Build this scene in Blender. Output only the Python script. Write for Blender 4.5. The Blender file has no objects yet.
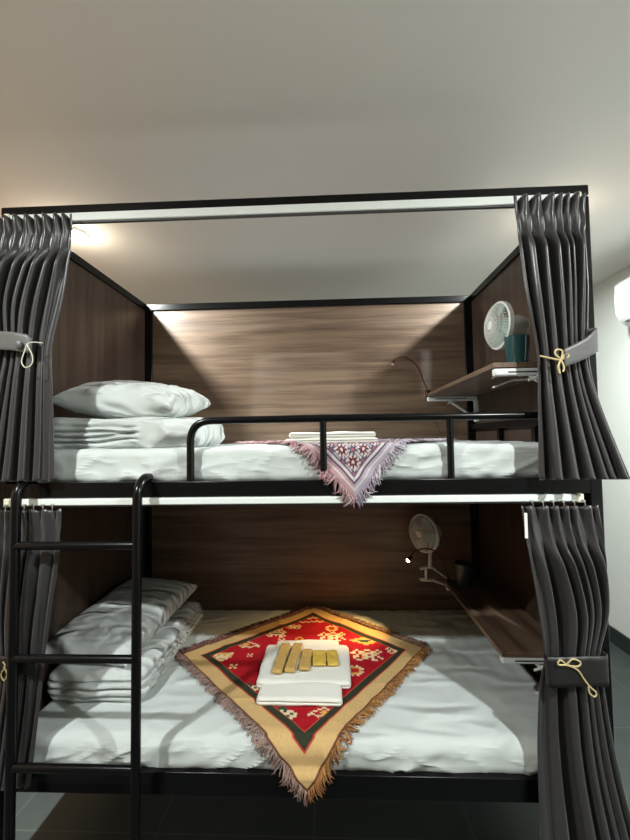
import bpy, bmesh, math, random
from mathutils import Vector, Matrix, noise
random.seed(7)
PI = math.pi
C = bpy.context.scene.collection
S = bpy.context.scene
R = math.radians

# ------------------------------------------------------------------ materials
def new_mat(name):
    m = bpy.data.materials.new(name); m.use_nodes = True
    nt = m.node_tree; b = nt.nodes['Principled BSDF']
    return m, nt, b
def N(nt, t, **kw):
    n = nt.nodes.new(t)
    for k, v in kw.items():
        if k in n.inputs: n.inputs[k].default_value = v
        else: setattr(n, k, v)
    return n
def bump(nt, b, scale, strength, dist=0.002, vec=None, detail=4):
    n = N(nt, 'ShaderNodeTexNoise'); n.inputs['Scale'].default_value = scale; n.inputs['Detail'].default_value = detail
    tc = N(nt, 'ShaderNodeTexCoord')
    nt.links.new(vec or tc.outputs['Object'], n.inputs['Vector'])
    bp = N(nt, 'ShaderNodeBump'); bp.inputs['Strength'].default_value = strength; bp.inputs['Distance'].default_value = dist
    nt.links.new(n.outputs['Fac'], bp.inputs['Height']); nt.links.new(bp.outputs['Normal'], b.inputs['Normal'])
    return n
def simple(name, col, rough=.5, metal=0, bscale=None, bstr=.2, var=0, sheen=0, spec=None):
    m, nt, b = new_mat(name)
    b.inputs['Base Color'].default_value = (*col, 1); b.inputs['Roughness'].default_value = rough
    b.inputs['Metallic'].default_value = metal
    if sheen: b.inputs['Sheen Weight'].default_value = sheen
    if spec is not None: b.inputs['Specular IOR Level'].default_value = spec
    if bscale or var:
        n = bump(nt, b, bscale or 8, bstr if bscale else 0)
        if var:
            r = N(nt, 'ShaderNodeValToRGB'); e = r.color_ramp.elements
            e[0].color = (*[c*(1-var) for c in col], 1); e[1].color = (*[min(1, c*(1+var)) for c in col], 1)
            e[0].position = .3; e[1].position = .7
            nt.links.new(n.outputs['Fac'], r.inputs['Fac']); nt.links.new(r.outputs['Color'], b.inputs['Base Color'])
    return m
def emit(name, col, s):
    m, nt, b = new_mat(name)
    b.inputs['Emission Color'].default_value = (*col, 1); b.inputs['Emission Strength'].default_value = s
    b.inputs['Base Color'].default_value = (*col, 1)
    return m
def wood(name, axis, c0, c1, c2, rough=.38):
    m, nt, b = new_mat(name)
    tc = N(nt, 'ShaderNodeTexCoord'); mp = N(nt, 'ShaderNodeMapping')
    sc = [9, 9, 9]; sc[axis] = .55
    mp.inputs['Scale'].default_value = sc
    nt.links.new(tc.outputs['Object'], mp.inputs['Vector'])
    n1 = N(nt, 'ShaderNodeTexNoise'); n1.inputs['Scale'].default_value = 2.4; n1.inputs['Detail'].default_value = 5; n1.inputs['Distortion'].default_value = .5
    nt.links.new(mp.outputs['Vector'], n1.inputs['Vector'])
    mp2 = N(nt, 'ShaderNodeMapping'); sc = [70, 70, 70]; sc[axis] = 1.6; mp2.inputs['Scale'].default_value = sc
    nt.links.new(tc.outputs['Object'], mp2.inputs['Vector'])
    n2 = N(nt, 'ShaderNodeTexNoise'); n2.inputs['Scale'].default_value = 2; n2.inputs['Detail'].default_value = 3
    nt.links.new(mp2.outputs['Vector'], n2.inputs['Vector'])
    mx = N(nt, 'ShaderNodeMath', operation='MULTIPLY_ADD'); mx.inputs[1].default_value = .38
    nt.links.new(n2.outputs['Fac'], mx.inputs[0])
    m2 = N(nt, 'ShaderNodeMath', operation='MULTIPLY'); m2.inputs[1].default_value = .75
    nt.links.new(n1.outputs['Fac'], m2.inputs[0]); nt.links.new(m2.outputs[0], mx.inputs[2])
    r = N(nt, 'ShaderNodeValToRGB'); e = r.color_ramp.elements
    e[0].position = .40; e[0].color = (*c0, 1); e[1].position = .66; e[1].color = (*c2, 1)
    x = e.new(.52); x.color = (*c1, 1)
    nt.links.new(mx.outputs[0], r.inputs['Fac']); nt.links.new(r.outputs['Color'], b.inputs['Base Color'])
    b.inputs['Roughness'].default_value = rough
    bp = N(nt, 'ShaderNodeBump'); bp.inputs['Strength'].default_value = .12; bp.inputs['Distance'].default_value = .001
    nt.links.new(n2.outputs['Fac'], bp.inputs['Height']); nt.links.new(bp.outputs['Normal'], b.inputs['Normal'])
    return m
def attr_mat(name, rough=.9, bscale=900):
    m, nt, b = new_mat(name)
    a = N(nt, 'ShaderNodeAttribute'); a.attribute_name = 'dye'
    nt.links.new(a.outputs['Color'], b.inputs['Base Color']); b.inputs['Roughness'].default_value = rough
    b.inputs['Specular IOR Level'].default_value = .2
    bump(nt, b, bscale, .35, .001)
    return m
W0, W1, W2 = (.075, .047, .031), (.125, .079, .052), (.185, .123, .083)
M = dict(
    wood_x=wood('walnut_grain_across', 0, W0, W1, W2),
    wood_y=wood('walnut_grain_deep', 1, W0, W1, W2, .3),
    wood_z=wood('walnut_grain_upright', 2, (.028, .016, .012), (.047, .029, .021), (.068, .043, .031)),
    black=simple('black_enamel', (.004, .004, .0045), .22, 0, 300, .03, spec=.22),
    track=simple('white_track', (.78, .82, .80), .35),
    cap=simple('cream_cap', (.75, .74, .6), .5),
    
    
    towel=simple('white_terry', (.76, .75, .69), .95, 0, 500, .8, sheen=.5),
    kraft=simple('kraft_paper', (.52, .33, .10), .7, 0, 60, .3, var=.15),
    gold=simple('gold_paper', (.62, .42, .07), .6, 0, 60, .3, var=.1),
    cord=simple('gold_cord', (.55, .44, .22), .6, 0, 900, .5),
    cordw=simple('pale_cord', (.62, .58, .48), .6, 0, 900, .5),
    fan=simple('white_plastic', (.74, .75, .71), .4),
    blade=simple('pale_green_plastic', (.40, .58, .56), .3),
    mug=simple('teal_glaze', (.016, .065, .072), .18),
    mugd=simple('dark_green_glaze', (.03, .05, .045), .25),
    metalw=simple('white_steel', (.72, .75, .75), .35),
    slot=simple('dark_slot', (.05, .05, .05), .5),
    copper=simple('dark_copper', (.10, .035, .022), .3, .7),
    bulb=emit('warm_bulb', (1, .78, .35), 22),
    bulboff=simple('unlit_bulb', (.45, .38, .3), .3),
    lampglow=emit('ceiling_lamp_diffuser', (.95, 1, .9), 30),
    ac=simple('white_gloss_plastic', (.80, .83, .82), .3),
    acd=simple('grey_louver', (.25, .26, .27), .4),
    ceiling=simple('ceiling_paint', (.80, .77, .74), .9, 0, 40, .05),
    wall=simple('white_wall_paint', (.74, .77, .74), .85, 0, 60, .06),
    wallfront=simple('grey_brown_wall_paint', (.14, .12, .10), .85), wallwarm=simple('warm_wall_paint', (.34, .22, .13), .85, 0, 60, .05),
    skirt=simple('dark_skirting', (.02, .028, .026), .4),
    shadow=simple('black_board', (.012, .011, .011), .7),  # plain near-black board colour of both bunk decks
    tag=simple('white_tag', (.8, .8, .78), .6),
    hook=simple('steel_hook', (.6, .6, .58), .3, .8),
)
def cloth(name, col, sc, st, dist, seed):
    m, nt, b = new_mat(name); b.inputs['Base Color'].default_value = (*col, 1); b.inputs['Roughness'].default_value = .85; b.inputs['Sheen Weight'].default_value = .15
    b.inputs['Specular IOR Level'].default_value = .2
    tc = N(nt, 'ShaderNodeTexCoord'); mp = N(nt, 'ShaderNodeMapping'); mp.inputs['Rotation'].default_value = (.5, .6, .5+seed); mp.inputs['Scale'].default_value = (1, 2.6, 1.6)
    nt.links.new(tc.outputs['Object'], mp.inputs['Vector'])
    n = N(nt, 'ShaderNodeTexNoise'); n.noise_type = 'RIDGED_MULTIFRACTAL'; n.inputs['Scale'].default_value = sc; n.inputs['Detail'].default_value = 2.5; n.inputs['Distortion'].default_value = .6
    nt.links.new(mp.outputs['Vector'], n.inputs['Vector'])
    bp = N(nt, 'ShaderNodeBump'); bp.inputs['Strength'].default_value = st; bp.inputs['Distance'].default_value = dist
    nt.links.new(n.outputs['Fac'], bp.inputs['Height']); nt.links.new(bp.outputs['Normal'], b.inputs['Normal'])
    return m
M['sheet'] = cloth('white_cotton', (.57, .61, .60), 3.4, .8, .07, 0)
M['duvet'] = cloth('white_duvet_cotton', (.57, .60, .59), 6, .9, .085, 1)
# curtain: satin, faint vertical weave
m, nt, b = new_mat('charcoal_satin'); M['satin'] = m
b.inputs['Base Color'].default_value = (.034, .031, .033, 1); b.inputs['Roughness'].default_value = .31; b.inputs['Specular IOR Level'].default_value = .65
b.inputs['Sheen Weight'].default_value = .35; b.inputs['Sheen Roughness'].default_value = .4
tc = N(nt, 'ShaderNodeTexCoord'); mp = N(nt, 'ShaderNodeMapping'); mp.inputs['Scale'].default_value = (500, 500, 60)
nt.links.new(tc.outputs['Object'], mp.inputs['Vector']); bump(nt, b, 1, .15, .001, mp.outputs['Vector'])
M['satin_dark'] = simple('black_satin', (.014, .013, .013), .45, 0, 40, .4)
m, nt, b = new_mat('silver_satin'); M['satin_light'] = m
b.inputs['Base Color'].default_value = (.085, .082, .083, 1); b.inputs['Roughness'].default_value = .42
b.inputs['Sheen Weight'].default_value = .3; bump(nt, b, 40, .5, .002)
# floor tile
m, nt, b = new_mat('dark_floor_tile'); M['floor'] = m
tc = N(nt, 'ShaderNodeTexCoord'); br = N(nt, 'ShaderNodeTexBrick'); br.offset = 0; br.squash = 1
br.inputs['Scale'].default_value = 1; br.inputs['Brick Width'].default_value = .6; br.inputs['Row Height'].default_value = .6
br.inputs['Mortar Size'].default_value = .003; br.inputs['Mortar Smooth'].default_value = .1
nt.links.new(tc.outputs['Object'], br.inputs['Vector'])
ns = N(nt, 'ShaderNodeTexNoise'); ns.inputs['Scale'].default_value = 7; ns.inputs['Detail'].default_value = 8
nt.links.new(tc.outputs['Object'], ns.inputs['Vector'])
r = N(nt, 'ShaderNodeValToRGB'); r.color_ramp.elements[0].color = (.022, .028, .027, 1); r.color_ramp.elements[1].color = (.050, .062, .059, 1)
nt.links.new(ns.outputs['Fac'], r.inputs['Fac'])
nt.links.new(r.outputs['Color'], br.inputs['Color1']); nt.links.new(r.outputs['Color'], br.inputs['Color2'])
br.inputs['Mortar'].default_value = (.07, .08, .076, 1)
nt.links.new(br.outputs['Color'], b.inputs['Base Color']); b.inputs['Roughness'].default_value = .5
M['rug'] = attr_mat('woven_blanket'); M['fringe'] = attr_mat('yarn_fringe', .95, 400)

# ------------------------------------------------------------------ helpers
def wloc(o):
    v = Vector((0, 0, 0))
    while o: v = v + o.location; o = o.parent
    return v
def link(name, me, mat, parent=None, smooth=True, world=True, center=True):
    """one mesh object; world=True: vertices given in world metres, shifted to the parent's (or its own) base point"""
    o = bpy.data.objects.new(name, me); C.objects.link(o)
    if mat is not None: me.materials.append(mat)
    if smooth:
        for p in me.polygons: p.use_smooth = True
    if parent:
        if world: me.transform(Matrix.Translation(-wloc(parent)))
        o.parent = parent
    elif world and center:
        xs = [v.co for v in me.vertices]
        c = Vector(((min(v.x for v in xs)+max(v.x for v in xs))/2, (min(v.y for v in xs)+max(v.y for v in xs))/2, min(v.z for v in xs)))
        me.transform(Matrix.Translation(-c)); o.location = c
    return o
def obj(name, bm, mat, parent=None, smooth=True, world=True, bevel=0, seg=2, sharp=35):
    bmesh.ops.recalc_face_normals(bm, faces=bm.faces)
    me = bpy.data.meshes.new(name); bm.to_mesh(me); bm.free()
    o = link(name, me, mat, parent, smooth, world)
    if smooth:
        try: me.set_sharp_from_angle(angle=R(sharp))
        except Exception: pass
    if bevel:
        md = o.modifiers.new('bevel', 'BEVEL'); md.width = bevel; md.segments = seg; md.limit_method = 'ANGLE'; md.angle_limit = R(40)
    return o
def BM(): return bmesh.new()
def box(bm, x0, x1, y0, y1, z0, z1):
    vs = [bm.verts.new((x, y, z)) for x in (x0, x1) for y in (y0, y1) for z in (z0, z1)]
    for f in ((0, 1, 3, 2), (4, 6, 7, 5), (0, 4, 5, 1), (2, 3, 7, 6), (0, 2, 6, 4), (1, 5, 7, 3)):
        bm.faces.new([vs[i] for i in f])
    return vs
def tube(bm, pts, r, n=12, cap=True, radii=None):
    pts = [Vector(p) for p in pts]; rings = []
    up = None
    for i, p in enumerate(pts):
        t = (pts[min(i+1, len(pts)-1)]-pts[max(i-1, 0)]).normalized()
        if up is None:
            up = Vector((0, 0, 1)) if abs(t.z) < .9 else Vector((1, 0, 0))
        a = t.cross(up).normalized(); bb = a.cross(t).normalized(); up = bb
        rr = radii[i] if radii else r
        rings.append([bm.verts.new(p+a*rr*math.cos(2*PI*k/n)+bb*rr*math.sin(2*PI*k/n)) for k in range(n)])
    for i in range(len(rings)-1):
        for k in range(n): bm.faces.new((rings[i][k], rings[i][(k+1) % n], rings[i+1][(k+1) % n], rings[i+1][k]))
    if cap: bm.faces.new(rings[0][::-1]); bm.faces.new(rings[-1])
def smooth_path(pts, k=8):
    pts = [Vector(p) for p in pts]; out = []
    for i in range(len(pts)-1):
        p0 = pts[max(i-1, 0)]; p1 = pts[i]; p2 = pts[i+1]; p3 = pts[min(i+2, len(pts)-1)]
        for j in range(k):
            t = j/k
            out.append(.5*((2*p1)+(p2-p0)*t+(2*p0-5*p1+4*p2-p3)*t*t+(3*p1-p0-3*p2+p3)*t**3))
    out.append(pts[-1]); return out
def lathe(bm, prof, n=32, mat=None, cap=False):
    mat = mat or Matrix.Identity(4); rings = []
    for (r, z) in prof: rings.append([bm.verts.new(mat @ Vector((r*math.cos(2*PI*k/n), r*math.sin(2*PI*k/n), z))) for k in range(n)])
    for i in range(len(rings)-1):
        for k in range(n): bm.faces.new((rings[i][k], rings[i][(k+1) % n], rings[i+1][(k+1) % n], rings[i+1][k]))
    if cap: bm.faces.new(rings[0]); bm.faces.new(rings[-1])
def fil(p0, p1, p2, r, k=6):
    """rounded corner points for p0-p1-p2"""
    p0, p1, p2 = map(Vector, (p0, p1, p2)); a = (p0-p1).normalized(); b = (p2-p1).normalized(); out = []
    for j in range(k+1):
        t = j/k; out.append((p1+a*r)*(1-t)**2+p1*2*t*(1-t)+(p1+b*r)*t*t)
    return out
def tag(o, label, cat, group=None, kind=None):
    o['label'] = label; o['category'] = cat
    if group: o['group'] = group
    if kind: o['kind'] = kind
    return o
def empty(name, loc, label=None, cat=None, group=None, rot=(0, 0, 0)):
    o = bpy.data.objects.new(name, None); o.empty_display_size = .1; C.objects.link(o); o.location = loc; o.rotation_euler = rot
    if label: tag(o, label, cat, group)
    return o
def copy_tree(o, parent=None):
    c = o.copy(); C.objects.link(c); c.parent = parent
    for ch in [x for x in bpy.data.objects if x.parent == o]: copy_tree(ch, c)
    return c
def struct(name, bm, mat, smooth=False):
    o = obj(name, bm, mat, None, smooth); o['kind'] = 'structure'; return o
def sstep(a, b, x):
    t = max(0, min(1, (x-a)/(b-a))); return t*t*(3-2*t)
def lerpk(keys, z):
    """keys sorted by descending z: (z, v...)"""
    if z >= keys[0][0]: return keys[0][1:]
    for a, b in zip(keys, keys[1:]):
        if z >= b[0]:
            t = (a[0]-z)/(a[0]-b[0]); i = keys.index(a); h = a[0]-b[0]
            pa = keys[max(i-1, 0)]; nb = keys[min(i+2, len(keys)-1)]; out = []
            for k in range(1, len(a)):
                m0 = (b[k]-pa[k])/max(1e-6, pa[0]-b[0])*h; m1 = (nb[k]-a[k])/max(1e-6, a[0]-nb[0])*h
                out.append((2*t**3-3*t*t+1)*a[k]+(t**3-2*t*t+t)*m0+(-2*t**3+3*t*t)*b[k]+(t**3-t*t)*m1)
            return tuple(out)
    return keys[-1][1:]
def soft_box(x0, x1, y0, y1, z0, z1, r, cuts=40, disp=None):
    bm = BM(); bmesh.ops.create_cube(bm, size=1)
    bmesh.ops.subdivide_edges(bm, edges=bm.edges[:], cuts=cuts, use_grid_fill=True)
    sz = (x1-x0, y1-y0, z1-z0); c = Vector(((x0+x1)/2, (y0+y1)/2, (z0+z1)/2))
    h = [s/2 for s in sz]
    for v in bm.verts:
        q = [v.co[i]*sz[i] for i in range(3)]
        rr = [min(r, h[i]*.999) for i in range(3)]
        inn = [max(-(h[i]-rr[i]), min(h[i]-rr[i], q[i])) for i in range(3)]
        d = Vector([(q[i]-inn[i])/rr[i] for i in range(3)])
        # concentrate: map the cube-face position to the round
        if d.length > 1e-9: d.normalize()
        p = Vector([inn[i]+d[i]*rr[i] for i in range(3)])+c
        if disp: p = p+disp(p, d)
        v.co = p
    return bm

# ------------------------------------------------------------------ room
bm = BM(); box(bm, -1.0, 3.186, -2.6, 3.0, -.05, 0); fl = struct('floor', bm, M['floor'])
CZ = 2.607
bm = BM(); box(bm, -1.0, 3.186, -2.6, 3.0, CZ, CZ+.05); struct('ceiling', bm, M['ceiling'])
bm = BM(); box(bm, 3.186, 3.25, -2.6, 3.0, -.05, CZ+.05); struct('wall_right', bm, M['wall'])
bm = BM(); box(bm, -1.06, -1.0, -2.6, 3.0, -.05, CZ+.05); struct('wall_left', bm, M['wallwarm'])
bm = BM(); box(bm, -1.06, 3.25, 3.0, 3.06, -.05, CZ+.05); struct('wall_back', bm, M['wall'])
bm = BM(); box(bm, -1.06, 3.25, -2.66, -2.6, -.05, CZ+.05); struct('wall_front', bm, M['wallfront'])
bm = BM(); box(bm, 3.172, 3.186, -2.6, 3.0, 0, .11); struct('baseboard_right', bm, M['skirt'])

# ceiling lamps
LP = [(-.15, .64, 'left of the bunk bed, beside the charcoal curtain'), (2.31, .62, 'over the right aisle between bed and white wall, behind the curtain'),
      (-.15, -1.2, 'in front of the bunk bed on its left'), (2.33, -1.2, 'in front of the bunk bed on its right')]
proto = None
for i, (x, y, txt) in enumerate(LP):
    if proto is None:
        e = empty('ceiling_lamp', (x, y, CZ)); proto = e
        bm = BM(); lathe(bm, [(.048, -.010), (.052, -.020), (.060, -.018), (.062, -.0005)], 32); obj('lamp_ring', bm, M['metalw'], e, world=False)
        bm = BM(); lathe(bm, [(.0005, -.034), (.020, -.032), (.038, -.025), (.049, -.014), (.049, -.006)], 32); obj('diffuser', bm, M['lampglow'], e, world=False)
    else:
        e = copy_tree(proto); e.location = (x, y, CZ)
    tag(e, 'round glowing ceiling downlight '+txt, 'ceiling lamp', 'downlights around the bunk bed')
    ld = bpy.data.lights.new('downlight', 'AREA'); ld.shape = 'DISK'; ld.size = .07; ld.energy = (44, 34, 30, 32)[i]; ld.color = (.94, 1, .97)
    lo = bpy.data.objects.new('downlight', ld); C.objects.link(lo); lo.location = (x, y, CZ-.037)
    ld = bpy.data.lights.new('lamp_glow', 'POINT'); ld.shadow_soft_size = .03; ld.energy = (1.9, .7, 1.9, 1.9)[i]; ld.color = (1, .86, .66)  # added warm point light, stands in for the diffuser's halo on the ceiling
    lo = bpy.data.objects.new('lamp_glow', ld); C.objects.link(lo); lo.location = (x, y, CZ-.10)

# ------------------------------------------------------------------ bunk bed
W, D, ZT, ZD, ZB = 2.08, 1.10, 2.354, 1.357, .39
bed = empty('bunk_bed', (W/2, D/2, 0), 'black steel double-decker bunk bed with dark walnut panels on three sides', 'bunk bed')
P = .04
for x in (0, W-P):
    for y in (0, D-P):
        bm = BM(); q = .035 if y else 0; box(bm, x-(q if x else 0), x+P+(0 if x else q), y+(.002 if y else 0), y+P, 0, ZT-P); obj('post', bm, M['black'], bed, bevel=.003)
bm = BM(); box(bm, 0, W, 0, P, ZT-P+.005, ZT); obj('top_rail', bm, M['black'], bed, bevel=.003)
bm = BM(); box(bm, 0, W, D-P, D, ZT-P, ZT); obj('top_rail', bm, M['black'], bed, bevel=.003)
for x in (0, W-P):
    bm = BM(); box(bm, x, x+P, P, D-P, ZT-P, ZT); obj('top_rail', bm, M['black'], bed, bevel=.003)
bm = BM(); box(bm, P, W-P, -.002, P, 1.303, ZD); obj('deck_rail', bm, M['black'], bed, bevel=.003)
bm = BM(); box(bm, P, W-P, -.002, P, .315, ZB); obj('deck_rail', bm, M['black'], bed, bevel=.003)
bm = BM(); box(bm, P, W-P, P, D-P, 1.325, 1.344); obj('bunk_deck', bm, M['shadow'], bed)
bm = BM(); box(bm, P, W-P, P, D-P, .345, .369); obj('bunk_deck', bm, M['shadow'], bed)
for z0, z1 in ((1.346, ZT-P), (.371, 1.324)):
    bm = BM(); box(bm, P, W-P, D-.028, D-.010, z0, z1); obj('back_panel', bm, M['wood_x'], bed)
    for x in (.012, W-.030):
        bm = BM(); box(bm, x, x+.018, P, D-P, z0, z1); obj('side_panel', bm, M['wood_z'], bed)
for z0, z1 in ((1.303, 1.335), (.315, .35)):
    for x in (0, W-P):
        bm = BM(); box(bm, x, x+P, P, D-P, z0, z1); obj('deck_rail', bm, M['black'], bed, bevel=.003)
# guard rail, one bent tube with posts
bm = BM()
gp = [(.690, .02, ZD-.01), (.690, .02, 1.48)]+fil((.690, .02, 1.4), (.690, .02, 1.566), (1.2, .02, 1.568), .075, 8)+[(1.2, .02, 1.568), (1.9, .02, 1.566)]+fil((1.8, .02, 1.566), (2.005, .02, 1.566), (2.005, .02, 1.4), .05, 6)+[(2.005, .02, ZD-.01)]
tube(bm, gp, .0135, 14)
g = obj('guard_rail', bm, M['black'], bed)
for x in (1.157, 1.592):
    bm = BM(); tube(bm, [(x, .02, ZD-.01), (x, .02, 1.566)], .012, 12); obj('guard_post', bm, M['black'], g)
# side guard at the right end of the upper bunk
bm = BM(); box(bm, 2.022, 2.048, P, D-P, 1.535, 1.57); g2 = obj('side_guard_bar', bm, M['black'], bed, bevel=.003)
for y in (.33, .68):
    bm = BM(); box(bm, 2.024, 2.046, y-.014, y+.014, 1.345, 1.535); obj('guard_post', bm, M['black'], g2)
# curtain tracks
for z0, z1, xa, xb in ((2.288, 2.318, .035, 2.035), (1.279, 1.302, .055, 1.998)):
    bm = BM(); box(bm, xa, xb, -.012, .012, z0, z1); t = obj('curtain_track', bm, M['track'], bed, bevel=.003)
    bm = BM(); box(bm, xa, xb, -.006, .006, z0-.005, z0); obj('slot', bm, M['slot'], t)  # solid dark strip: the track's slot with its thin underside shade as colour
    for x in (xa, xb):
        bm = BM(); box(bm, x-.010, x+.010, -.018, .014, z0-.003, z1+.002); obj('end_cap', bm, M['cap'], t, bevel=.003)
# folding shelves
def shelf(x0, y0, y1, z, near):
    bm = BM(); box(bm, x0, W-.031, y0, y1, z-.018, z); s = obj('shelf', bm, M['wood_y'], bed, bevel=.0015)
    for y in (y0+.004, y1-.035):
        bm = BM(); box(bm, x0+.004, W-.035, y, y+.028, z-.046, z-.019)
        a = obj('shelf_bracket', bm, M['metalw'], s, bevel=.006)
        bm = BM(); tube(bm, [(x0+.13, y+.014, z-.045), (W-.045, y+.014, z-.15)], .008, 8); box(bm, W-.052, W-.033, y, y+.028, z-.17, z-.046)
        obj('brace', bm, M['metalw'], a)
        bm = BM(); box(bm, x0+.05, W-.10, y-.0012, y-.0002, z-.036, z-.031); obj('slot', bm, M['slot'], a)
        bm = BM(); tube(bm, [(x0+.16, y-.002, z-.045), (x0+.13, y-.004, z-.060), (x0+.115, y-.004, z-.064)], .0045, 8); obj('release_lever', bm, M['metalw'], a)
shelf(1.752, .03, 1.03, 1.752, True)
shelf(1.795, .16, .90, .705, True)
# dark board under the lower deck, set back
# ------------------------------------------------------------------ ladder
lad = empty('ladder', (.34, -.07, 0), 'black tubular ladder with three rungs hooked on the front left of the bed', 'ladder')
for x in (.136, .546):
    bm = BM(); tube(bm, [(x, -.075, .0), (x, -.073, 1.25)]+fil((x, -.073, 1.2), (x, -.072, 1.352), (x, -.02, 1.372), .05, 8)+[(x, -.018, 1.372), (x, .012, 1.3705)], .0155, 14)
    obj('side_rail', bm, M['black'], lad)
for z in (1.159, .797, .455):
    bm = BM(); tube(bm, [(.140, -.0745, z), (.542, -.0745, z)], .0135, 14); obj('rung', bm, M['black'], lad)

# ------------------------------------------------------------------ mattresses with wrinkled sheets
def ridged(p, s, ang=0, seed=0, st=(1, 1, 1)):
    q = Vector((p.x*math.cos(ang)+p.z*math.sin(ang), p.y, -p.x*math.sin(ang)+p.z*math.cos(ang)))
    q = Vector((q.x*st[0], q.y*st[1], q.z*st[2]))*s+Vector((seed, seed*1.7, 0))
    n = noise.noise(q)
    return 1-abs(n)*2.2
def mat_disp(kind):
    def f(p, d):
        front = max(0, -d.y); top = max(0, d.z)
        w = 0
        if front > .2:
            a = ridged(p, 5.0, .55, 3, (1, 1, 3.0)); a = max(0, a)**3
            b = ridged(p, 9.0, -.9, 8, (1, 1, 1.8)); b = max(0, b)**4
            w += (.007*a+.004*b)*front
        if top > .2:
            a = ridged(Vector((p.x, 0, p.y)), 4.2, .9 if kind == 'low' else .3, 5, (1, 1, 3)); a = max(0, a)**3
            w += .0035*a*top
            if kind == 'low' and p.x > 1.30:      # long soft channels running into the bed at the right
                ph = (p.x+.10*p.y)*2*PI/.072
                w += .0035*(.5+.5*math.sin(ph))*sstep(1.35, 1.5, p.x)*sstep(.15, .5, p.y)*top
        w += .004*noise.noise(p*3)
        v = d*w
        if front > .3: v.z += .005*noise.noise(Vector((p.x*4, 0, 3)))*(1 if d.z > .2 else .6)
        return v
    return f
o = obj('mattress', soft_box(.042, 2.018, .046, 1.062, 1.345, 1.470, .030, 120, mat_disp('up')), M['sheet'], sharp=80)
tag(o, 'upper bunk mattress under a white fitted sheet, behind the guard rail', 'mattress', 'sheeted mattresses')
o = obj('mattress', soft_box(.042, 2.040, .014, 1.062, .370, .487, .045, 130, mat_disp('low')), M['sheet'], sharp=80)
tag(o, 'lower bunk mattress under a wrinkled white fitted sheet', 'mattress', 'sheeted mattresses')

# ------------------------------------------------------------------ bedding
def pillow_bm(L, Wd, H, n=56, seed=0):
    bm = BM(); gr = {}
    for side in (1, -1):
        for i in range(n+1):
            for j in range(n+1):
                u = -1+2*i/n; v = -1+2*j/n
                if side == -1 and (i in (0, n) or j in (0, n)): gr[(side, i, j)] = gr[(1, i, j)]; continue
                e = (1-abs(u)**2.6)*(1-abs(v)**2.6)
                h = H/2*max(0, e)**.42
                x = L/2*u*(1-.07*(1-v*v)*abs(u)**3); y = Wd/2*v*(1-.09*(1-u*u)*abs(v)**3)
                edge = 1-min(1, e*1.6)
                ang = math.atan2(v*1.2, u)
                wr = .006*noise.noise(Vector((math.cos(ang)*7, math.sin(ang)*7, seed)))*edge*(1 if e > 0 else 0)
                wr += .005*max(0, 1-abs(noise.noise(Vector((u*3+v*1.2, v*2.2, seed+5*side))))*3)**2*min(1, e*3)
                gr[(side, i, j)] = bm.verts.new((x, y, side*h*(1 if side > 0 else .8)+wr*side+.004*noise.noise(Vector((u*2, v*2, seed)))))
    for side in (1, -1):
        for i in range(n):
            for j in range(n):
                q = [gr[(side, i, j)], gr[(side, i+1, j)], gr[(side, i+1, j+1)], gr[(side, i, j+1)]]
                bm.faces.new(q if side > 0 else q[::-1])
    return bm
def place(bm, loc, rot):
    m = Matrix.Translation(loc) @ Matrix.Rotation(rot[2], 4, 'Z') @ Matrix.Rotation(rot[1], 4, 'Y') @ Matrix.Rotation(rot[0], 4, 'X')
    bmesh.ops.transform(bm, matrix=m, verts=bm.verts); return bm
def duvet_bm(x0, x1, y0, y1, z0, z1, axis, seed, mid):
    """folded duvet: fold lines on the long faces"""
    hh = z1-z0
    lines = [.22, .40, .58, .78] if axis == 'x' else [.26, .5, .74]
    def f(p, d):
        s = p.x if axis == 'x' else p.y
        nz = (p.z-z0)/hh
        g = 0
        for k, L in enumerate(lines):
            Lz = L+.05*noise.noise(Vector((s*5, k*3.3+seed, 0)))+(0 if axis == 'y' else -.10*sstep(mid-.12, mid, s)*(1 if L > .5 else -1))
            g += math.exp(-((nz-Lz)/.045)**2)
        side = (max(0, -d.y)+max(0, -d.x)) if axis == 'x' else (max(0, d.x)+max(0, -d.y))
        if axis == 'x' and d.x > -.5: g *= 1-sstep(mid-.02, mid+.04, s)
        v = -d*g*.016*min(1, side)
        v += d*.006*noise.noise(p*7+Vector((seed, 0, 0)))
        v += d*.008*max(0, 1-abs(noise.noise(Vector((p.x*4, p.y*9, p.z*9+seed))))*3)**2
        v.z += .016*noise.noise(Vector((p.x*3+seed, p.y*3, 0)))*nz
        return v
    return soft_box(x0, x1, y0, y1, z0, z1, .05, 70, f)
o = obj('duvet', duvet_bm(.085, .690, .085, .50, 1.466, 1.588, 'x', 2, .44), M['duvet'], sharp=80)
tag(o, 'folded white duvet on the upper bunk, beneath the pillow', 'duvet', 'folded white duvets')
o = obj('pillow', place(pillow_bm(.50, .42, .175, seed=1), (.355, .32, 1.665), (R(8), R(5.5), R(-3))), M['duvet'], sharp=80)
tag(o, 'plump white pillow resting on the folded duvet of the upper bunk', 'pillow', 'white pillows')
o = obj('duvet', duvet_bm(.05, .455, .17, .90, .487, .61, 'y', 9, 0), M['duvet'], sharp=80)
tag(o, 'folded white duvet on the lower bunk behind the ladder', 'duvet', 'folded white duvets')
o = obj('pillow', place(pillow_bm(.70, .40, .16, seed=4), (.210, .535, .672), (R(3), R(-4), R(86))), M['duvet'], sharp=80)
tag(o, 'creased white pillow on the lower bunk behind the ladder', 'pillow', 'white pillows')

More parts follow.
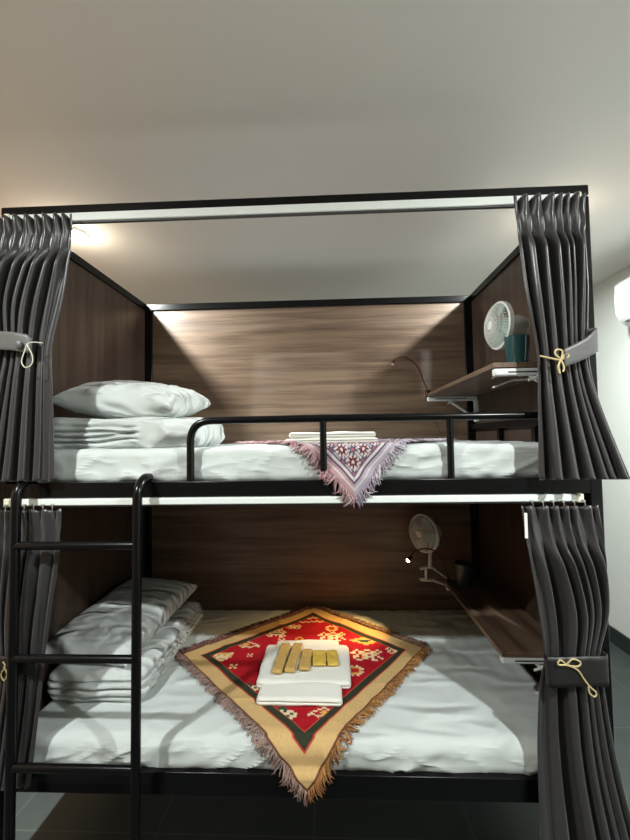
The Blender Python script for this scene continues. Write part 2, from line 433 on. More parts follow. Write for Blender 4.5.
# ------------------------------------------------------------------ towels and packets
def towel_disp(seed, front=True):
    def f(p, d):
        v = d*.004*noise.noise(p*14+Vector((seed, 0, 0)))
        return v
    return f
def towel(x0, x1, y0, y1, z0, z1, seed, rz=0):
    h = z1-z0
    def f(p, d):
        g = math.exp(-(((p.z-z0)/h-.52-.05*math.sin(p.x*9))/.08)**2)*max(0, -d.y)
        v = -d*g*.010+d*.004*noise.noise(p*13+Vector((seed, 0, 0)))
        v.z += .006*noise.noise(Vector((p.x*6+seed, p.y*6, 0)))*(p.z-z0)/h
        return v
    bm = soft_box(x0, x1, y0, y1, z0, z1, min(.02, h*.49), 36, f)
    c = Vector(((x0+x1)/2, (y0+y1)/2, 0))
    bmesh.ops.transform(bm, matrix=Matrix.Translation(c) @ Matrix.Rotation(rz, 4, 'Z') @ Matrix.Translation(-c), verts=bm.verts)
    return obj('folded_towel', bm, M['towel'], sharp=80)
tag(towel(1.005, 1.365, .16, .36, 1.4775, 1.500, 1), 'folded white towel on the upper bunk blanket, at the bottom of its pair', 'towel', 'white towels')
tag(towel(1.020, 1.355, .165, .355, 1.500, 1.522, 5, .02), 'folded white towel on the upper bunk, on top of its pair', 'towel', 'white towels')
tag(towel(.865, 1.250, .262, .560, .494, .532, 3), 'large folded white towel under the paper packets on the red blanket', 'towel', 'white towels')
tag(towel(.885, 1.212, .165, .272, .4935, .529, 8), 'narrow rolled white towel in front of the larger one on the red blanket', 'towel', 'white towels')
tag(towel(.905, 1.205, .50, .612, .495, .527, 12), 'folded white towel peeking out behind the large one on the red blanket', 'towel', 'white towels')
def packet(name, x0, x1, y0, y1, z0, z1, mat, label, cat, rz, grp):
    def f(p, d):
        return d*.0022*noise.noise(p*45)+Vector((0, 0, .002*noise.noise(p*25)))
    bm = soft_box(x0, x1, y0, y1, z0, z1, (z1-z0)*.45, 18, f)
    c = Vector(((x0+x1)/2, (y0+y1)/2, 0))
    bmesh.ops.transform(bm, matrix=Matrix.Translation(c) @ Matrix.Rotation(rz, 4, 'Z') @ Matrix.Translation(-c), verts=bm.verts)
    o = obj(name, bm, mat, sharp=80); tag(o, label, cat, grp)
    # crimped end strip
    for yy in ((y0+.012, y1-.03)):
        bm = BM(); tube(bm, [(x0+.004, yy, z1+.0005), (x1-.004, yy, z1+.0005)], .0012, 6)
        bmesh.ops.transform(bm, matrix=Matrix.Translation(c) @ Matrix.Rotation(rz, 4, 'Z') @ Matrix.Translation(-c), verts=bm.verts)
        obj('crimp', bm, mat, o)
zt = .5365
packet('paper_packet', .930, .974, .300, .525, zt, zt+.016, M['kraft'], 'longest kraft paper packet, at the left end of the row on the towel', 'packet', R(-3), 'kraft packets on the towel')
packet('paper_packet', .984, 1.028, .310, .530, zt, zt+.016, M['kraft'], 'long narrow kraft paper packet, second from the left on the towel', 'packet', R(-5), 'kraft packets on the towel')
packet('paper_packet', 1.036, 1.082, .325, .480, zt, zt+.013, M['kraft'], 'short crumpled kraft paper packet in the middle of the row on the towel', 'packet', R(-2), 'kraft packets on the towel')
packet('paper_packet', 1.088, 1.146, .360, .472, zt, zt+.012, M['gold'], 'square golden paper packet, left one of the two at the right of the row', 'packet', R(2), 'kraft packets on the towel')
packet('paper_packet', 1.149, 1.198, .362, .478, zt, zt+.012, M['gold'], 'square golden paper packet at the right end of the row on the towel', 'packet', R(4), 'kraft packets on the towel')

# ------------------------------------------------------------------ blankets
def drape(p, zt, ye, r, out):
    """flat (x, y) -> draped; out = (z_from, y_extra) drift away once below z_from"""
    x, y = p
    if y >= ye: return Vector((x, y, zt))
    d = ye-y
    if d < PI*r/2:
        a = d/r; return Vector((x, ye-r*math.sin(a), zt-r+r*math.cos(a)))
    z = zt-r-(d-PI*r/2)
    yy = ye-r
    yy -= out[1]*sstep(out[0]+.02, out[0]-.012, z)
    return Vector((x, yy, z))
ART = {
 'castle': ["..c.c.c..", "..ccccc..", ".c.c.c.c.", "ccccccccc", ".c.ggg.c.", ".ccccccc.", "c.c.c.c.c", ".cc...cc."],
 'bird':   ["...cc......", "..c..cc....", ".c.yy..cc..", "c.yyyy...c.", ".c.yy...ccc", "..cccccc..c", "...c..c...."],
 'flower': ["..c.c..", ".cyyyc.", "cyoooyc", ".yo.oy.", "cyoooyc", ".cyyyc.", "..c.c.."],
 'leafy':  [".c..cc..c..", "c.cc..cc.c.", ".cycccyc.cc", "..cc.cc.c..", ".c.cccy.cc.", "c..c.cc..c.", "..cc...cc.."],
 'boat':   ["....yyy....", "..yyyyyyy..", "yyygggggyyy", ".yyygggyyy.", "..yyyyyy...", "....yy....."],
 'house':  ["....g....", "...ggg...", ".ccgcgcc.", "cgcccccgc", "ccgcgcgcc", ".ccccccc.", "..cg.gc..", ".cc...cc."],
 'ring':   [".yy.", "yooy", "yooy", ".yy."],
 'dots':   ["c.c", ".y.", "c.c"],
 'zig':    ["c..c..c..c..c", ".cc.cc.cc.cc."],
 'shield': ["cyyyyc", "cycycy", "yccccy", ".cyyc.", "..cc.."],
 'tri':    ["...cc", ".cccc", "ccccc", "..ccc"],
}
PALR = {'c': (.72, .55, .36), 'y': (.62, .36, .10), 'o': (.45, .02, .02), 'g': (.02, .06, .03)}
def stamp(px, py, art, cx, cy, s, flip=False):
    a = ART[art]; h = len(a); w = len(a[0])
    i = int(math.floor((px-cx)/s+w/2)); j = int(math.floor((cy-py)/s+h/2))
    if 0 <= i < w and 0 <= j < h:
        c = a[j][w-1-i if flip else i]
        return c if c != '.' else None
    return None
RM = [('castle', .886, .735, .013), ('bird', .765, .615, .012), ('shield', .665, .505, .017), ('tri', .60, .56, .014), ('ring', 1.008, .675, .012), ('leafy', 1.17, .70, .015),
      ('boat', 1.33, .655, .015), ('zig', 1.03, .905, .014), ('zig', 1.06, .86, .012), ('leafy', 1.33, .53, .016), ('flower', 1.27, .40, .013), ('leafy', 1.47, .575, .010),
      ('flower', 1.17, .785, .011), ('house', .985, .125, .015), ('ring', 1.275, .245, .013), ('house', .83, .275, .012), ('dots', .92, .66, .013), ('dots', .735, .43, .013),
      ('bird', 1.13, .14, .010), ('castle', 1.06, .60, .012), ('dots', 1.45, .50, .011), ('dots', 1.40, .68, .009), ('dots', .79, .52, .010), ('leafy', .97, .80, .009), ('dots', 1.24, .82, .011)]
def red_pattern(u, v, P2):
    m_ = max(abs(u), abs(v))
    n = .06*noise.noise(Vector((u*60, v*60, 0)))
    if m_ > .985: c = (.14, .05, .03)
    elif m_ > .845:
        k = 1+n*2; c = (.56*k, .37*k, .165*k)
    elif m_ > .832: c = (.42, .04, .03)
    elif m_ > .765: c = (.028, .034, .018)
    elif m_ > .756: c = (.45, .10, .05)
    else:
        c = (.36+n, .006, .014)
        for (a, cx, cy, s) in RM:
            q = stamp(P2[0], P2[1], a, cx, cy, s*.86, cx > 1.1)
            if q: c = PALR[q]; break
    return c
def pink_pattern(u, v, P2):
    m_ = max(abs(u), abs(v))
    # rose side (v = -1 edge) and lavender side (u = +1 edge)
    if m_ > .91:
        rose = (.38, .23, .25); lav = (.33, .29, .35)
        c = lav if abs(v) >= abs(u) else rose
        if .945 < m_ < .96: c = (.5, .45, .45)
        return c
    if m_ > .895: return (.08, .05, .10)
    if m_ > .865: return (.50, .46, .45)
    if m_ > .85: return (.12, .07, .12)
    s = .17
    fu = (u/s) % 1-.5; fv = (v/s) % 1-.5
    r_ = math.hypot(fu, fv); an = math.atan2(fv, fu)
    if r_ < .30*(1+.28*math.cos(8*an)): return (.11, .018, .03) if r_ > .10 else (.55, .45, .45)
    gu = (u/s+.5) % 1-.5; gv = (v/s+.5) % 1-.5
    r2 = math.hypot(gu, gv); a2 = math.atan2(gv, gu)
    if r2 < .27*(1+.3*math.cos(6*a2)): return (.09, .075, .11) if r2 > .09 else (.5, .1, .15)
    if abs(abs(fu)-.42) < .035 and abs(fv) < .25: return (.14, .10, .16)
    if abs(abs(fv)-.42) < .035 and abs(fu) < .25: return (.20, .06, .10)
    if abs(fu-fv) < .03 or abs(fu+fv) < .03: return (.30, .25, .28)
    return (.50, .46, .45)
def set_dye(me, cols):
    a = me.color_attributes.new('dye', 'FLOAT_COLOR', 'POINT')
    flat = []
    for c in cols: flat += [c[0], c[1], c[2], 1]
    a.data.foreach_set('color', flat)
def blanket(name, L, B, Rr, F, n, zt, ye, r, out, pat, fr_cols, flen, per_side, wr, seed, label):
    """square throw laid corner-first; corners given flat on the bed. u: L->... ; sides: LB, BR, RF, FL"""
    L, B, Rr, F = [Vector((*q, 0)) for q in (L, B, Rr, F)]
    def flat(u, v):            # u,v in -1..1 ; (-1,1)=L  (1,1)=B  (1,-1)=R  (-1,-1)=F
        a = (u+1)/2; b = (v+1)/2
        bot = F*(1-a)+Rr*a; top = L*(1-a)+B*a
        return bot*(1-b)+top*b
    def pos(u, v):
        q = flat(u, v); e = max(abs(u), abs(v))
        q.x += .006*noise.noise(Vector((u*3, v*3, seed)))*(e > .8); q.y += .006*noise.noise(Vector((u*4, v*3, seed+9)))
        p = drape((q.x, q.y), zt, ye, r, out)
        w = wr*(.5+.5*noise.noise(Vector((q.x*6, q.y*6, seed))))+wr*max(0, 1-abs(noise.noise(Vector((q.x*3+q.y*5, q.y*4-q.x*2, seed+3))))*4)**2
        if p.z > zt-.004: p.z += w
        else: p.y -= w*1.2
        return p, q
    bm = BM(); g = []; cols = []
    for i in range(n+1):
        row = []
        for j in range(n+1):
            u = -1+2*i/n; v = -1+2*j/n
            p, q = pos(u, v); row.append(bm.verts.new(p)); cols.append(pat(u, v, q))
        g.append(row)
    for i in range(n):
        for j in range(n): bm.faces.new((g[i][j], g[i+1][j], g[i+1][j+1], g[i][j+1]))
    me = bpy.data.meshes.new(name); bm.to_mesh(me); bm.free(); set_dye(me, cols)
    # cloth thickness towards the surface below
    o = link(name, me, M['rug'])
    md = o.modifiers.new('cloth', 'SOLIDIFY'); md.thickness = .0025; md.offset = -1
    tag(o, label, 'blanket', 'fringed throw blankets')
    # fringe
    bm = BM(); fc = []
    sides = [((-1, 1), (1, 1)), ((1, 1), (1, -1)), ((1, -1), (-1, -1)), ((-1, -1), (-1, 1))]
    rnd = random.Random(seed)
    cen = flat(0, 0)
    for si, (a, b) in enumerate(sides):
        A = flat(*a); Bq = flat(*b)
        nrm = Vector(((Bq-A).y, -(Bq-A).x, 0)).normalized()
        if (A+Bq-2*cen).dot(nrm) < 0: nrm = -nrm
        for k in range(per_side):
            t = (k+rnd.random())/per_side
            u = a[0]+(b[0]-a[0])*t; v = a[1]+(b[1]-a[1])*t
            p0, q0 = pos(u, v)
            hang = sstep(zt-.01, zt-.05, p0.z)
            dr = (nrm+Vector((rnd.gauss(0, .35), rnd.gauss(0, .35), 0))).normalized()
            dr = dr.lerp(Vector((rnd.gauss(0, .12), -1, 0)), hang*.6).normalized()
            ln = flen*rnd.uniform(.75, 1.15); pts = []
            cz = rnd.uniform(.0, .008)
            curl = rnd.gauss(0, .35)
            for s_ in range(5):
                f_ = s_/4
                dd = Vector((dr.x*math.cos(curl*f_)-dr.y*math.sin(curl*f_), dr.x*math.sin(curl*f_)+dr.y*math.cos(curl*f_), 0))
                q = q0+dd*ln*f_
                q.y = min(q.y, 1.062)
                p = drape((q.x, q.y), zt, ye, r, out)
                lift = .003+cz*math.sin(PI*min(1, f_*1.1))+wr*.3
                if p.z > zt-.004: p.z += lift
                else: p.y -= lift
                if s_ == 0: p = p0
                pts.append(p)
            n0 = len(bm.verts)
            tube(bm, pts, .0017, 4, True, [.0024, .0022, .0021, .0022, .0010])
            base = fr_cols[si](t, rnd); fc += [base]*(len(bm.verts)-n0)
    me = bpy.data.meshes.new('fringe'); bm.to_mesh(me); bm.free(); set_dye(me, fc)
    fo = link('fringe', me, M['fringe'], o); fo['kind'] = 'stuff'
    return o
def mixc(c1, c2):
    def f(t, rnd):
        k = rnd.random(); s = rnd.uniform(.7, 1.3)
        return tuple((a*(1-k)+b*k)*s for a, b in zip(c1, c2))
    return f
mauve = mixc((.21, .135, .12), (.33, .22, .18)); rust = mixc((.20, .07, .03), (.42, .22, .07)); brownd = mixc((.12, .05, .04), (.22, .10, .08))
blanket('throw_blanket', (.462, .53), (1.068, 1.045), (1.610, .60), (1.088, -.118), 300, .4935, .052, .050, (.40, .022), red_pattern,
        [brownd, mixc((.16, .09, .07), (.25, .15, .10)), rust, mauve], .045, 260, .004, 11,
        'red patterned throw blanket with broad golden border and fringe, corner hanging off the lower bunk')
rose = mixc((.30, .14, .16), (.48, .34, .34)); lav = mixc((.26, .21, .28), (.50, .45, .49))
blanket('throw_blanket', (.80, .36), (1.245, .80), (1.70, .40), (1.262, -.135), 220, 1.4785, .068, .036, (1.375, .044), pink_pattern,
        [rose, lav, lav, rose], .042, 200, .003, 23,
        'white and maroon patterned throw blanket with pink fringe, corner hanging off the upper bunk')

# ------------------------------------------------------------------ curtains
def curtain(zt, zb, keys, y0, nf, warp, seed, label, pinch=.085, head=.017, body=.034, ykey=None, name='curtain', g=None):
    """keys: (z, xl, xr, amplitude) from the top down"""
    bm = BM(); nu = nf*22; nv = 110; gr = []
    rnd = random.Random(seed); ph = [rnd.uniform(-.35, .35) for _ in range(40)]
    g_ = g; 
    amps = [rnd.uniform(.65, 1.25) for _ in range(40)]
    wd = [rnd.uniform(.6, 1.5) for _ in range(nf)]; cum = [0]
    for q in wd: cum.append(cum[-1]+q/sum(wd))
    def fold_at(v):
        for k in range(nf):
            if v <= cum[k+1] or k == nf-1: return (k+(v-cum[k])/(cum[k+1]-cum[k]))/nf
    for j in range(nv+1):
        t = j/nv; z = zt-(zt-zb)*t; d = zt-z
        xl, xr, am = lerpk(keys, z); w = xr-xl
        a_head = head*(1-sstep(0, pinch, d))
        pin = math.exp(-((d-pinch)/.030)**2)
        a_body = body*am*sstep(pinch, pinch+.10, d)
        row = []
        for i in range(nu+1):
            u = i/nu; uu = fold_at(warp(u))
            fi = int(min(nf-1, uu*nf)); fr = uu*nf-fi
            lo = amps[fi]; hi = amps[fi+1]; ka = lo+(hi-lo)*fr
            drift = .9*noise.noise(Vector((u*4, d*1.3, seed)))*sstep(.1, .4, d)
            uo = u
            if g_: e_ = 1+(abs(g_)-1)*sstep(.03, .45, d); u = u**e_ if g_ > 0 else 1-(1-u)**e_
            flat_ = 1
            if g_: q_ = uo if g_ > 0 else 1-uo; flat_ = 1-.8*sstep(.80, .97, q_)*sstep(.05, .3, d)
            P_ = 2*PI*uu*nf+drift
            s = math.sin(P_); c = math.cos(P_)
            shp = 2*abs(math.cos(P_/2))**.85-1; ed = min(1, min(uo, 1-uo)*14)
            y = y0-(a_head*shp*(.3+.7*ed)+a_body*shp*ka*flat_*(.15+.85*ed)+.006*pin*c)
            bunch = w/(2*PI*nf)*(.45*pin+.25*sstep(pinch, pinch+.1, d)*(1-pin))
            x = xl+w*u-bunch*math.sin(P_)*(1 if 0 < i < nu else 0)
            sw = .35*w/nf*math.sin(2*P_+ph[fi])*sstep(.1, .5, d)
            x += sw*.35
            y += .006*noise.noise(Vector((u*5, z*3, seed)))
            zz = z+(.006*shp if j == 0 else 0)+.004*c*sstep(.97, 1, t)
            row.append(bm.verts.new((x, y+(ykey(z) if ykey else 0), zz)))
        gr.append(row)
    for j in range(nv):
        for i in range(nu): bm.faces.new((gr[j][i], gr[j][i+1], gr[j+1][i+1], gr[j+1][i]))
    o = obj(name, bm, M['satin'], sharp=89)
    md = o.modifiers.new('cloth', 'SOLIDIFY'); md.thickness = .002; md.offset = 0
    tag(o, label, 'curtain', 'charcoal bunk curtains')
    return o
def band(parent, pts, h, mat, thick=.004):
    """a strip of cloth running through pts (centre line), height h(s) """
    pts = smooth_path(pts, 8); bm = BM(); a = []
    for k, p in enumerate(pts):
        hh = h(k/(len(pts)-1)) if callable(h) else h
        wv = .0015*math.sin(k*1.3)
        a.append([bm.verts.new((p.x, p.y+wv*(1 if q % 2 else -1)*.6, p.z-hh/2+hh*q/6)) for q in range(7)])
    for i in range(len(a)-1):
        for q in range(6): bm.faces.new((a[i][q], a[i+1][q], a[i+1][q+1], a[i][q+1]))
    o = obj('tieback', bm, mat, parent, sharp=80)
    md = o.modifiers.new('cloth', 'SOLIDIFY'); md.thickness = thick; md.offset = 1
    return o
def cord(parent, paths, mat, r=.0018):
    bm = BM()
    for p in paths: tube(bm, smooth_path(p, 8), r, 8)
    return obj('tie_cord', bm, mat, parent)
def hooks(parent, xs, y, z0, z1):
    for x in xs:
        bm = BM(); tube(bm, smooth_path([(x, y, z1), (x+.003, y-.004, (z0+z1)/2), (x, y-.002, z0-.004), (x-.004, y+.003, z0)], 5), .0014, 6)
        tube(bm, [(x, y-.006, z1-.002), (x, y+.006, z1-.002)], .004, 8)
        obj('curtain_hook', bm, M['hook'], parent)
idw = lambda u: u
# upper left
c1 = curtain(2.290, 1.368, [(2.318, .028, .292, 1), (2.2, .02, .292, 1), (2.0, .012, .262, .9), (1.83, .035, .228, .65), (1.7, .02, .230, .9), (1.368, -.03, .240, 1.2)], -.036, 8, idw, 31, 'charcoal satin curtain tied back at the left of the upper bunk', g=1.9)
band(c1, [(.030, -.040, 1.842), (.028, -.076, 1.844), (.10, -.086, 1.842), (.165, -.085, 1.832), (.185, -.080, 1.822)], lambda s: .062-.02*max(0, s-.75)*2, M['satin_light'])
bm = BM(); lathe(bm, [(.0005, .006), (.008, .006), (.0125, .003), (.0125, -.003)], 20, Matrix.Translation((.150, -.094, 1.826)) @ Matrix.Rotation(R(90), 4, 'X')); obj('button', bm, M['satin_light'], c1)
cord(c1, [[(.225, -.082, 1.831), (.200, -.092, 1.832), (.182, -.094, 1.826), (.172, -.094, 1.800), (.163, -.094, 1.768), (.176, -.094, 1.748), (.197, -.094, 1.757), (.200, -.094, 1.785), (.184, -.094, 1.818), (.180, -.093, 1.828)]], M['cordw'])
# upper right
c2 = curtain(2.290, 1.355, [(2.312, 1.803, 2.040, 1), (2.2, 1.812, 2.036, 1), (2.0, 1.830, 2.036, .9), (1.76, 1.862, 2.028, .55), (1.62, 1.860, 2.050, .8), (1.355, 1.852, 2.140, 1.15)], -.040, 7, idw, 47,
             'charcoal satin curtain tied back at the right of the upper bunk')
band(c2, [(2.025, -.030, 1.800), (2.030, -.076, 1.798), (2.014, -.092, 1.788), (1.980, -.097, 1.765), (1.918, -.096, 1.738)], lambda s: .085-.03*s, M['satin_light'])
cord(c2, [[(1.858, -.070, 1.752), (1.875, -.088, 1.742), (1.905, -.094, 1.734), (1.945, -.096, 1.742)],
          [(1.908, -.095, 1.735), (1.890, -.098, 1.752), (1.895, -.098, 1.765), (1.912, -.098, 1.760), (1.910, -.096, 1.737)],
          [(1.908, -.095, 1.735), (1.925, -.098, 1.752), (1.930, -.098, 1.742), (1.912, -.096, 1.735)],
          [(1.908, -.095, 1.735), (1.898, -.098, 1.712), (1.902, -.098, 1.690)], [(1.908, -.095, 1.735), (1.915, -.098, 1.710), (1.912, -.098, 1.695)]], M['cord'], .0028)
# lower right
c3 = curtain(1.266, .03, [(1.266, 1.795, 2.036, 1), (1.15, 1.81, 2.050, 1), (.95, 1.838, 2.048, .9), (.79, 1.850, 2.012, .6), (.70, 1.832, 2.020, .8), (.42, 1.812, 2.052, 1.1), (.03, 1.80, 2.13, 1.3)], -.034, 7, idw, 53, 'charcoal curtain tied back at the right of the lower bunk, hanging to the floor', head=.016, g=-1.8,
             ykey=lambda z: -.035*sstep(.6, .1, z))
band(c3, [(1.852, -.040, .765), (1.850, -.066, .765), (1.90, -.072, .768), (1.96, -.074, .772), (2.020, -.070, .772), (2.022, -.035, .772)], .090, M['satin_dark'])
cord(c3, [[(1.893, -.078, .795), (1.875, -.082, .808), (1.868, -.082, .795), (1.893, -.081, .793)], [(1.893, -.081, .793), (1.912, -.083, .812), (1.935, -.083, .802), (1.925, -.083, .790), (1.893, -.081, .793)],
          [(1.893, -.081, .793), (1.925, -.082, .780), (1.945, -.082, .750), (1.960, -.082, .730), (1.978, -.082, .712), (1.972, -.082, .700), (1.958, -.082, .712), (1.956, -.082, .732)]], M['cord'], .0026)
hooks(c3, [1.832+.033*k for k in range(6)], -.030, 1.262, 1.286)
bm = BM(); box(bm, 1.798, 1.807, -.052, -.050, 1.17, 1.250); obj('care_tag', bm, M['tag'], c3, smooth=False)
# lower left
c4 = curtain(1.266, .355, [(1.266, .038, .262, 1), (1.1, .035, .255, .9), (.9, .03, .225, .8), (.75, .04, .205, .6), (.62, .03, .195, .8), (.355, .0, .165, 1.0)], -.026, 6, idw, 61,
             'charcoal curtain at the left of the lower bunk, partly behind the ladder', head=.012, body=.018)
band(c4, [(.040, -.030, .76), (.038, -.046, .76), (.10, -.049, .76), (.160, -.049, .762), (.185, -.044, .762)], .06, M['satin_dark'])
cord(c4, [[(.085, -.053, .775), (.095, -.055, .76), (.082, -.055, .735), (.092, -.055, .715), (.102, -.055, .735), (.090, -.055, .76)]], M['cord'], .0022)
hooks(c4, [.060+.033*k for k in range(6)], -.024, 1.262, 1.286)

# ------------------------------------------------------------------ clip fans
def clip_fan(loc, heading, rad, label, foot, clip_dir):
    """disc centre at loc, facing heading (degrees clockwise from +y); foot = point where the clip sits"""
    f = Vector((math.sin(R(heading)), math.cos(R(heading)), 0))
    z = Vector((0, 0, 1)); s = f.cross(z)
    mt = Matrix(((s.x, z.x, f.x, loc[0]), (s.y, z.y, f.y, loc[1]), (s.z, z.z, f.z, loc[2]), (0, 0, 0, 1)))   # local z = facing
    e = empty('clip_fan', (foot[0], foot[1], foot[2])); tag(e, label, 'fan', 'small white clip fans')
    # outer ring
    bm = BM(); lathe(bm, [(rad-.006, .010), (rad, .008), (rad+.001, 0), (rad, -.008), (rad-.008, -.010), (rad-.010, -.008), (rad-.006, 0), (rad-.010, .008), (rad-.006, .010)], 48, mt)
    obj('grille_ring', bm, M['fan'], e)
    # front grille: rings and spiral ribs
    bm = BM()
    def gp(r, a, zz): return mt @ Vector((r*math.cos(a), r*math.sin(a), zz))
    bow = lambda r: .008+.032*(1-(r/rad)**3)
    for k in range(48):
        a = 2*PI*k/48; tube(bm, [gp(r, a+.5*(r/rad), bow(r)) for r in [rad*.25, rad*.45, rad*.65, rad*.82, rad-.006]], .0013, 5)
    for r in (rad*.35, rad*.5, rad*.65, rad*.8):
        pts = [gp(r, 2*PI*k/36, bow(r)) for k in range(37)]; tube(bm, pts, .0011, 5, False)
    for k in range(32):
        a = 2*PI*k/32; tube(bm, [gp(r, a-.3*(r/rad), -.008-.030*(1-(r/rad)**2.5)) for r in [rad*.2, rad*.6, rad-.008]], .0010, 5)
    obj('grille', bm, M['fan'], e)
    bm = BM(); lathe(bm, [(.0005, .041), (rad*.14, .042), (rad*.20, .040), (rad*.21, .036), (.0005, .036)], 28, mt); obj('grille_cap', bm, M['fan'], e)
    # blades
    hub = BM(); lathe(hub, [(.0005, .022), (rad*.18, .018), (rad*.20, 0), (rad*.20, -.012), (.0005, -.012)], 24, mt); ho = obj('hub', hub, M['blade'], e)
    for k in range(4):
        bm = BM(); g = []
        for i in range(9):
            r = rad*(.17+.70*i/8); row = []
            half = .62*math.sin(PI*min(1, .25+.75*i/8)*.72)+.10
            for j in range(7):
                t = -1+2*j/6; a = PI/2*k+.35*(i/8)+half*t*.75
                row.append(bm.verts.new(gp(r, a, .010*t*(1-.3*i/8))))
            g.append(row)
        for i in range(8):
            for j in range(6): bm.faces.new((g[i][j], g[i+1][j], g[i+1][j+1], g[i][j+1]))
        bo = obj('blade', bm, M['blade'], e, sharp=80); md = bo.modifiers.new('t', 'SOLIDIFY'); md.thickness = .0015
    # motor housing
    bm = BM(); lathe(bm, [(.0005, -.032), (rad*.44, -.033), (rad*.46, -.030), (rad*.44, -.085), (rad*.36, -.104), (.0005, -.107)], 32, mt); mo = obj('motor_housing', bm, M['fan'], e)
    bm = BM(); lathe(bm, [(.0005, .022), (.006, .022), (.0075, .018), (.0075, 0)], 14, Matrix.Translation(Vector(loc)-f*.055+Vector((0, 0, rad*.40)))); obj('oscillation_knob', bm, M['fan'], mo)
    # neck
    back = Vector(loc)-f*.050
    bm = BM(); tube(bm, smooth_path([back+Vector((0, 0, -rad*.35)), back+Vector((0, 0, -rad*.75)), Vector(foot)+Vector((0, 0, .055)), Vector(foot)+Vector((0, 0, .035))], 6), .010, 12); obj('neck', bm, M['fan'], e)
    # clip: two jaws
    cd = Vector(clip_dir).normalized(); F = Vector(foot)
    bm = BM()
    def jaw(z0, z1, z2):
        sx = cd.cross(z); prof = [(-.055, z0), (-.02, z1), (.01, z1), (.088, z2)]
        rows = []
        for (t, zz) in prof:
            w = .018 if t < .03 else .012
            rows.append([bm.verts.new(F+cd*t+sx*q*w+Vector((0, 0, zz+h))) for q, h in ((-1, 0), (1, 0), (1, .008), (-1, .008))])
        for i in range(3):
            for k in range(4): bm.faces.new((rows[i][k], rows[i][(k+1) % 4], rows[i+1][(k+1) % 4], rows[i+1][k]))
        bm.faces.new(rows[0]); bm.faces.new(rows[-1][::-1])
    jaw(.020, .030, -.030); obj('clip_jaw', bm, M['fan'], e, bevel=.003)
    bm = BM(); jaw(-.036, -.040, -.069); obj('clip_jaw', bm, M['fan'], e, bevel=.003)
    bm = BM(); tube(bm, [F-cd*.022+Vector((0, 0, -.036)), F-cd*.022+Vector((0, 0, .026))], .007, 10); obj('clip_spring', bm, M['fan'], e)
    return e
fan1 = clip_fan((1.862, .235, 1.936), 264, .094, 'small white clip fan on the upper shelf behind the teal mug', (1.925, .255, 1.757), (-1, 0, 0))
fan2 = clip_fan((1.690, .900, .962), 236, .106, 'small white clip fan on the lower shelf beside the lit reading lamp', (1.715, .885, .748), (1, .0, 0))
# white clip and cable on the upper shelf
bm = BM(); tube(bm, smooth_path([(1.948, .10, 1.756), (1.965, .10, 1.775), (1.99, .11, 1.785), (2.01, .12, 1.80)], 6), .005, 8)
tube(bm, smooth_path([(1.945, .10, 1.758), (1.96, .10, 1.758), (1.99, .11, 1.775), (2.005, .12, 1.79)], 6), .004, 8)
tube(bm, smooth_path([(1.995, .10, 1.753), (1.993, .10, 1.772), (1.995, .10, 1.785)], 6), .006, 8)
co = obj('cable_clip', bm, M['metalw']); tag(co, 'small white plastic clip with cable beside the teal mug on the upper shelf', 'clip')
bm = BM(); tube(bm, smooth_path([(2.005, .115, 1.795), (1.99, .11, 1.82), (1.965, .11, 1.825), (1.95, .12, 1.80)], 6), .0018, 6); obj('cable', bm, M['metalw'], co)

# ------------------------------------------------------------------ mugs
def mug(x, y, z, r, h, mat, label, hang):
    e = empty('mug', (x, y, z)); tag(e, label, 'mug', 'mugs on the bunk shelves')
    bm = BM(); lathe(bm, [(.0005, .002), (r*.80, .0), (r*.84, .004), (r*.98, h*.7), (r, h-.003), (r-.002, h), (r-.005, h-.003), (r*.80, .012), (.0005, .010)], 36)
    obj('mug_body', bm, mat, e, world=False)
    bm = BM(); a = R(hang); d = Vector((math.cos(a), math.sin(a), 0))
    tube(bm, smooth_path([d*r*.93+Vector((0, 0, h*.80)), d*(r+.018)+Vector((0, 0, h*.80)), d*(r+.027)+Vector((0, 0, h*.55)), d*(r+.015)+Vector((0, 0, h*.28)), d*r*.88+Vector((0, 0, h*.25))], 6), .0055, 10)
    obj('mug_handle', bm, mat, e, world=False)
mug(1.868, .105, 1.7525, .042, .105, M['mug'], 'teal glazed mug at the front end of the upper shelf', 35)
mug(1.875, .82, .7055, .045, .120, M['mugd'], 'dark green mug in shadow on the lower shelf behind the fan', 20)

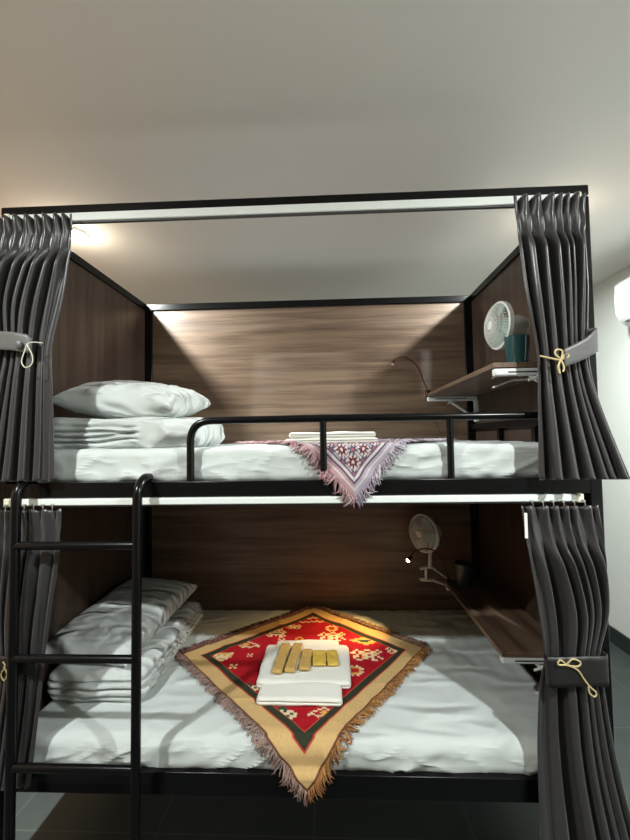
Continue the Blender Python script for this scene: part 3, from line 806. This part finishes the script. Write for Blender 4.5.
# ------------------------------------------------------------------ reading lamps
def reading_lamp(base, pts, aim, lit, label, tail):
    e = empty('reading_lamp', base); tag(e, label, 'reading lamp', 'gooseneck reading lamps')
    B_ = Vector(base)
    bm = BM(); box(bm, B_.x-.014, B_.x+.014, B_.y-.014, B_.y+.014, B_.z, B_.z+.018); box(bm, B_.x-.012, B_.x-.006, B_.y-.012, B_.y+.012, B_.z-.03, B_.z)
    obj('lamp_base', bm, M['copper'], e, bevel=.003)
    pp = smooth_path([B_+Vector((0, 0, .016))]+[Vector(p) for p in pts], 8)
    bm = BM(); tube(bm, pp, .0035, 8); obj('gooseneck', bm, M['copper'], e)
    tip = Vector(pts[-1]); d = (Vector(aim)-tip).normalized(); q = d.to_track_quat('Z', 'Y').to_matrix().to_4x4()
    mt = Matrix.Translation(tip) @ q
    bm = BM(); lathe(bm, [(.004, -.014), (.008, -.010), (.0125, .004), (.0145, .014), (.0135, .014), (.0115, .004), (.004, -.008)], 24, mt); obj('lamp_shade', bm, M['copper'], e)
    bm = BM(); lathe(bm, [(.0005, .024), (.006, .022), (.0105, .016), (.0105, .0)], 20, mt); obj('bulb', bm, M['bulb'] if lit else M['bulboff'], e)
    bm = BM(); tube(bm, smooth_path(tail, 8), .0020, 6); obj('cable', bm, M['slot'], e)
    if lit:
        ld = bpy.data.lights.new('reading_light', 'SPOT'); ld.energy = 16; ld.color = (1, .62, .22); ld.spot_size = R(66); ld.spot_blend = 1; ld.shadow_soft_size = .012
        lo = bpy.data.objects.new('reading_light', ld); C.objects.link(lo); lo.location = tip+d*.030; lo.rotation_euler = d.to_track_quat('-Z', 'Y').to_euler()
    return e
reading_lamp((1.752, .975, 1.7525), [(1.725, .97, 1.83), (1.690, .95, 1.905), (1.620, .93, 1.955), (1.565, .91, 1.945), (1.548, .90, 1.925)], (1.35, .8, 1.5), False,
             'unlit dark copper gooseneck reading lamp clipped to the upper shelf', [(1.768, 1.0, 1.755), (1.76, 1.03, 1.70), (1.80, 1.045, 1.60), (1.85, 1.05, 1.50)])
reading_lamp((1.812, .870, .7055), [(1.790, .85, .78), (1.740, .82, .875), (1.680, .80, .905), (1.620, .80, .890), (1.592, .80, .855)], (1.20, .74, .49), True,
             'lit dark gooseneck reading lamp glowing warm on the lower shelf', [(1.812, .885, .715), (1.80, .93, .68), (1.76, .96, .62), (1.745, .97, .54)])

# ------------------------------------------------------------------ air conditioner on the right wall
ac = empty('air_conditioner', (3.08, .80, 2.17), 'white wall-mounted air conditioner at the upper right, on the right wall', 'air conditioner')
prof = [(3.186, 2.17), (3.186, 2.45), (3.02, 2.455), (2.992, 2.43), (2.985, 2.33), (2.990, 2.25), (3.01, 2.205), (3.05, 2.178), (3.10, 2.165)]
bm = BM(); a = [bm.verts.new((x, .38, z)) for x, z in prof]; b_ = [bm.verts.new((x, 1.20, z)) for x, z in prof]
for i in range(len(prof)): bm.faces.new((a[i], a[(i+1) % len(prof)], b_[(i+1) % len(prof)], b_[i]))
bm.faces.new(a); bm.faces.new(b_[::-1]); obj('housing', bm, M['ac'], ac, bevel=.008, seg=3)
bm = BM(); vs = [bm.verts.new(q) for q in ((3.018, .42, 2.196), (3.090, .42, 2.161), (3.090, 1.16, 2.161), (3.018, 1.16, 2.196), (3.022, .42, 2.203), (3.092, .42, 2.168), (3.092, 1.16, 2.168), (3.022, 1.16, 2.203))]
for f in ((0, 1, 2, 3), (4, 7, 6, 5), (0, 4, 5, 1), (1, 5, 6, 2), (2, 6, 7, 3), (3, 7, 4, 0)): bm.faces.new([vs[i] for i in f])
obj('louver', bm, M['acd'], ac, smooth=False)

# ------------------------------------------------------------------ world, camera
w = bpy.data.worlds.new('world'); S.world = w; w.use_nodes = True
w.node_tree.nodes['Background'].inputs[0].default_value = (.5, .52, .55, 1); w.node_tree.nodes['Background'].inputs[1].default_value = .004
cd = bpy.data.cameras.new('camera'); cam = bpy.data.objects.new('camera', cd); C.objects.link(cam); S.camera = cam
r_ = Vector((.99906072, .04065904, -.01498425)); u_ = Vector((.01678615, -.04434396, .99887529)); f_ = Vector((-.03994885, .99818859, .04498481))
m4 = Matrix(((r_.x, u_.x, -f_.x, 1.185), (r_.y, u_.y, -f_.y, -1.367), (r_.z, u_.z, -f_.z, 1.5), (0, 0, 0, 1)))
cam.matrix_world = m4
cd.sensor_fit = 'VERTICAL'; cd.sensor_height = 24; cd.lens = 24*399.083/840; cd.clip_start = .02
S.view_settings.view_transform = 'Standard'; S.view_settings.look = 'None'; S.view_settings.gamma = 1; S.view_settings.use_curve_mapping = False
S.view_settings.exposure = .8
